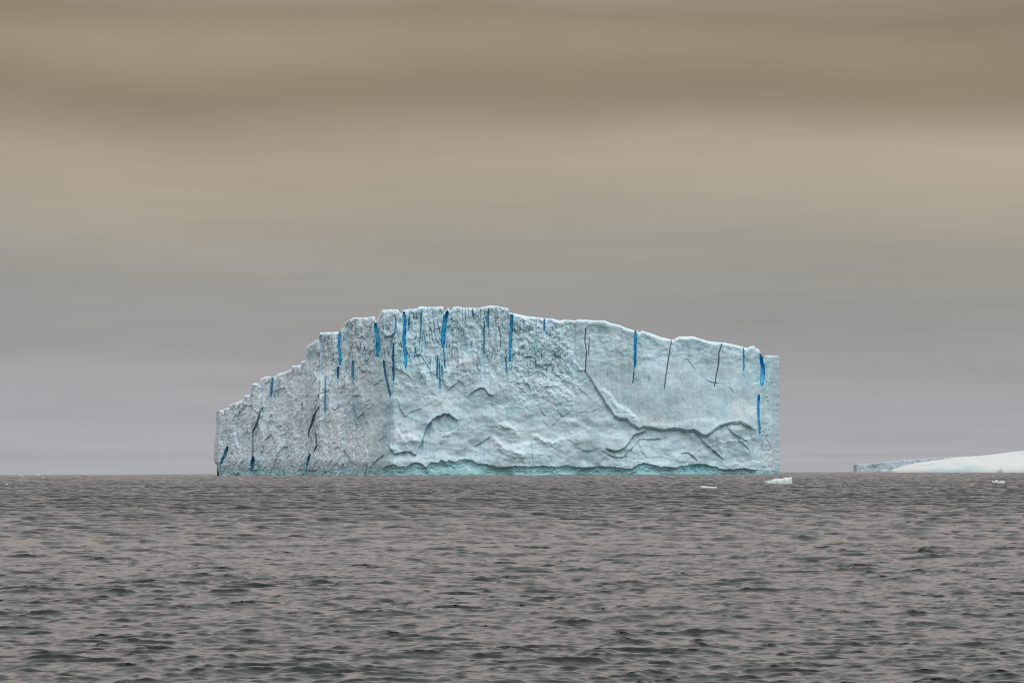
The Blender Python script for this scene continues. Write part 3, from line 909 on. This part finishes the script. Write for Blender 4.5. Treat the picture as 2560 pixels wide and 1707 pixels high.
# ------------------------------------------------------------------ drifting ice pieces
def ice_piece(name, top, bottom_py, label, cat, depth=None, group=None, seed=0, tint_hi=(0.84, 0.87, 0.90), tint_lo=(0.60, 0.78, 0.74)):
    """top: outline of the upper edge in photo pixels; stands in the water at its real distance"""
    cx = 0.5 * (top[0][0] + top[-1][0])
    d = sea_dist(cx, bottom_py)
    wm = (top[-1][0] - top[0][0]) * d / FPX
    dep = depth or wm * 0.45
    p = np.array(top, float)
    nc = max(10, int((p[-1, 0] - p[0, 0]) * 0.8))
    px = np.linspace(p[0, 0], p[-1, 0], nc)
    c = at(cx, bottom_py, d)
    zt = at(px, np.interp(px, p[:, 0], p[:, 1]), d)[:, 2]
    xs = at(px, bottom_py, d)[:, 0]
    zw = float(c[2])
    lo = zw - 0.5
    ring = 14
    V = []; C = []
    e = np.clip(1 - np.abs(2 * (px - cx) / (p[-1, 0] - p[0, 0])) ** 4, 0.04, 1) ** 0.5
    for k in range(ring):
        u = k / (ring - 1)
        th = math.pi * u
        yy = d - math.cos(th) * dep * 0.5 * e
        hh = min(1.0, 1.5 * math.sin(th)) ** 0.6
        z = lo + (zt - lo) * hh
        jit = fbm(px / 5 + seed, px * 0 + u * 4, 3, 500 + seed)
        V.append(np.stack([xs, yy + jit * dep * 0.12, z - np.abs(jit) * 0.06 * (zt - lo)], -1))
        h = np.clip((z - zw) / max(0.05, (zt.max() - zw)), 0, 1)[:, None]
        f = ss(0.25, 0.75, h)
        C.append(np.array(tint_lo) * (1 - f) + np.array(tint_hi) * f)
    V = np.stack(V); C = np.stack(C)
    q = grid_quads(ring, nc)
    o = mesh_np(name, V - np.array([c[0], d, zw]), q, M_FLOE, None, True, C)
    o.location = (float(c[0]), d, zw)
    tag(o, label, cat, group or {'ice floe': 'ice floes drifting near the horizon', 'ice chunk': 'small ice chunks scattered over the sea'}[cat])
    return o


ice_piece("ice_floe", [(1912, 1203), (1913, 1201), (1920, 1200.4), (1927, 1200.7), (1935, 1197), (1944, 1196), (1952, 1197), (1960, 1195), (1964.6, 1192), (1968.5, 1194),
                       (1974, 1192.4), (1979, 1192), (1980.6, 1197), (1981, 1204)], 1208.5,
          "largest white ice floe, raised at its right end, below the ice pillar", "ice floe", seed=1)
ice_piece("ice_floe", [(1751, 1216), (1752, 1214), (1758, 1214), (1766, 1215), (1775, 1216.2), (1782, 1215.6), (1786, 1216.2), (1790, 1214.8), (1792, 1217)], 1218.3,
          "thin flat white ice floe awash left of the largest floe", "ice floe", seed=2)
ice_piece("ice_floe", [(2480, 1201), (2481.5, 1200), (2486, 1203), (2488, 1202), (2490, 1198.6), (2493, 1200), (2496, 1203.5), (2500, 1203), (2503, 1202), (2512, 1202), (2513.5, 1204)], 1206,
          "small two-peaked white ice floe below the snow slope near the right edge", "ice floe", seed=3)
ice_piece("ice_chunk", [(1803, 1205.5), (1805, 1204.6), (1808, 1205.8)], 1206.6, "tiny pale ice chunk just above and right of the thin flat floe", "ice chunk", seed=4)
for k, (x, y, w, h, lab) in enumerate([
        (51.5, 1190.5, 4.5, 4.0, "brightest white ice chunk on the horizon at far left"),
        (58, 1191.5, 3, 3.5, "dim ice chunk on the horizon just right of the brightest one"),
        (96.5, 1188.5, 6, 3.2, "low white ice chunk on the horizon, third from the left edge"),
        (107.5, 1194, 4, 2.5, "small pale ice chunk slightly below the horizon at far left"),
        (17, 1211.5, 6, 2.6, "pale ice chunk close to the left edge below the horizon"),
        (815, 1185.2, 3, 2.6, "tiny white ice chunk at the waterline under the left flank of the big iceberg")]):
    ice_piece("ice_chunk", [(x - w / 2, y - h * 0.6), (x - w / 5, y - h), (x + w / 4, y - h * 0.85), (x + w / 2, y - h * 0.5)], y, lab, "ice chunk", seed=10 + k)


# ------------------------------------------------------------------ animals (built with skinned skeletons)
def skinned(name, pts, edges, radii, mat, parent, sub=1):
    me = bpy.data.meshes.new(name)
    me.from_pydata(pts, edges, [])
    o = bpy.data.objects.new(name, me)
    COL.objects.link(o)
    me.skin_vertices.new() if hasattr(me.skin_vertices, 'new') else None
    o.modifiers.new('skin', 'SKIN')
    if not me.skin_vertices:
        pass
    sk = me.skin_vertices[0].data
    for i, r in enumerate(radii):
        r = (r, r) if isinstance(r, (int, float)) else r
        sk[i].radius = r
    sk[0].use_root = True
    m = o.modifiers.new('sub', 'SUBSURF'); m.levels = sub; m.render_levels = sub
    dg = bpy.context.evaluated_depsgraph_get()
    me2 = bpy.data.meshes.new_from_object(o.evaluated_get(dg))
    me2.name = name
    o.modifiers.clear()
    o.data = me2
    bpy.data.meshes.remove(me)
    me2.materials.clear()
    me2.materials.append(mat)
    for p in me2.polygons: p.use_smooth = True
    o.parent = parent
    return o


def flat_wing(name, outline, th, mat, parent):
    n = len(outline)
    vs = [(x, y, z + th) for x, y, z in outline] + [(x, y, z - th) for x, y, z in outline]
    me = bpy.data.meshes.new(name)
    me.from_pydata(vs, [], [tuple(range(n)), tuple(range(2 * n - 1, n - 1, -1))] + [(i, n + i, n + (i + 1) % n, (i + 1) % n) for i in range(n)])
    me.materials.append(mat)
    o = bpy.data.objects.new(name, me); COL.objects.link(o); o.parent = parent
    return o


def penguin(px, py, k, label):
    """porpoising penguin: arched body leaving the water, head to the left"""
    d = sea_dist(px, py + 4)
    p = at(px, py, d)
    r = thing("penguin", tuple(p), label, "penguin", "penguins swimming in the sea")
    r.scale = (k, k, k)
    skinned("body", [(0, 0, .03), (-.12, 0, .03), (-.24, 0, -.03), (-.34, 0, -.10), (.13, 0, 0), (.25, 0, -.06), (.36, 0, -.15)],
            [(0, 1), (1, 2), (2, 3), (0, 4), (4, 5), (5, 6)], [.11, .10, .07, .06, .105, .075, .03], M_BLACK, r)
    skinned("belly", [(0, -.055, -.015), (-.12, -.05, -.02), (-.23, -.04, -.07), (.13, -.05, -.04), (.23, -.04, -.09)],
            [(0, 1), (1, 2), (0, 3), (3, 4)], [.075, .07, .045, .07, .045], M_WHITE, r)
    skinned("bill", [(-.38, 0, -.12), (-.42, 0, -.145), (-.455, 0, -.17)], [(0, 1), (1, 2)], [.018, .012, .006], M_ORANGE, r)
    flat_wing("flipper", [(-.10, -.10, 0), (-.03, -.11, 0), (.06, -.15, -.10), (.10, -.17, -.17), (.05, -.15, -.15), (-.05, -.12, -.08)], .012, M_BLACK, r)
    flat_wing("flipper", [(-.10, .10, 0), (-.03, .11, 0), (.06, .15, -.10), (.10, .17, -.17), (.05, .15, -.15), (-.05, .12, -.08)], .012, M_BLACK, r)
    flat_wing("tail", [(.34, -.03, -.13), (.34, .03, -.13), (.43, .02, -.20), (.43, -.02, -.20)], .01, M_BLACK, r)
    return r


def gull(px, py, span_px, up, label, tilt=0.0, wing=0.32, body_mat=None, yaw=0.3):
    d = sea_dist(px, py + up)
    p = at(px, py, d)
    r = thing("gull", tuple(p), label, "bird", "gulls over the sea")
    k = span_px * d / FPX / 1.2
    r.scale = (k, k, k)
    r.rotation_euler = (0, tilt, yaw)
    skinned("body", [(0, 0, 0), (.10, 0, .01), (.19, 0, .03), (.24, 0, .035), (-.12, 0, 0), (-.22, 0, .01)],
            [(0, 1), (1, 2), (2, 3), (0, 4), (4, 5)], [.075, .065, .045, .035, .05, .02], body_mat or M_WHITE, r)
    skinned("bill", [(.26, 0, .03), (.29, 0, .026), (.315, 0, .02)], [(0, 1), (1, 2)], [.012, .009, .005], M_ORANGE, r)
    for s in (-1, 1):
        flat_wing("wing", [(.08, s * .04, .02), (-.07, s * .04, .02), (-.07, s * .30, wing * .5), (-.20, s * .60, wing * .35), (-.10, s * .52, wing * .48), (.06, s * .30, wing * .62)],
                  .012, M_WHITE, r)
    flat_wing("tail", [(-.20, -.03, .01), (-.20, .03, .01), (-.31, .06, .01), (-.31, -.06, .01)], .006, M_WHITE, r)
    return r


penguin(2113, 1211, 1.55, "black and white penguin leaping from the water between largest iceberg and snow slope")
penguin(1349, 1208.5, 0.75, "small black and white penguin surfacing below the middle of the big iceberg")
gull(604, 1198, 19, 14, "white gull gliding on spread wings over the sea below the iceberg's left flank", yaw=1.25)
gull(805.5, 1227, 19, 8, "pale gull banking steeply, lower and right of the gliding one", tilt=-0.6, wing=0.1, yaw=0.1)
gull(779, 1226, 8, 8, "tiny distant white gull just left of the banking one", tilt=0.1)


def splash(px, py, n, wpx, label):
    d = sea_dist(px, py)
    c = at(px, py, d)
    k = d / FPX
    r = random.Random(int(px))
    vs = []; fs = []
    for i in range(n):
        x = r.gauss(0, wpx * k * 0.3); y = r.gauss(0, 0.4); z = abs(r.gauss(0, 1.0 * k)) ; s = r.uniform(0.25, 0.7) * k * 1.1
        b0 = len(vs)
        vs += [(x - s, y, z), (x, y - s, z), (x + s, y, z), (x, y + s, z), (x, y, z + s * .6), (x, y, z - s * .6)]
        fs += [(b0 + a, b0 + b_, b0 + c_) for a, b_, c_ in ((0, 1, 4), (1, 2, 4), (2, 3, 4), (3, 0, 4), (1, 0, 5), (2, 1, 5), (3, 2, 5), (0, 3, 5))]
    me = bpy.data.meshes.new("splash"); me.from_pydata(vs, [], fs); me.materials.append(M_FOAM)
    o = bpy.data.objects.new("splash", me); COL.objects.link(o)
    o.location = tuple(c)
    return tag(o, label, "splash", None, 'stuff')


splash(2103, 1217.5, 26, 7, "white splash in front of the leaping penguin")
splash(2123, 1214.5, 22, 6, "white splash behind the leaping penguin")
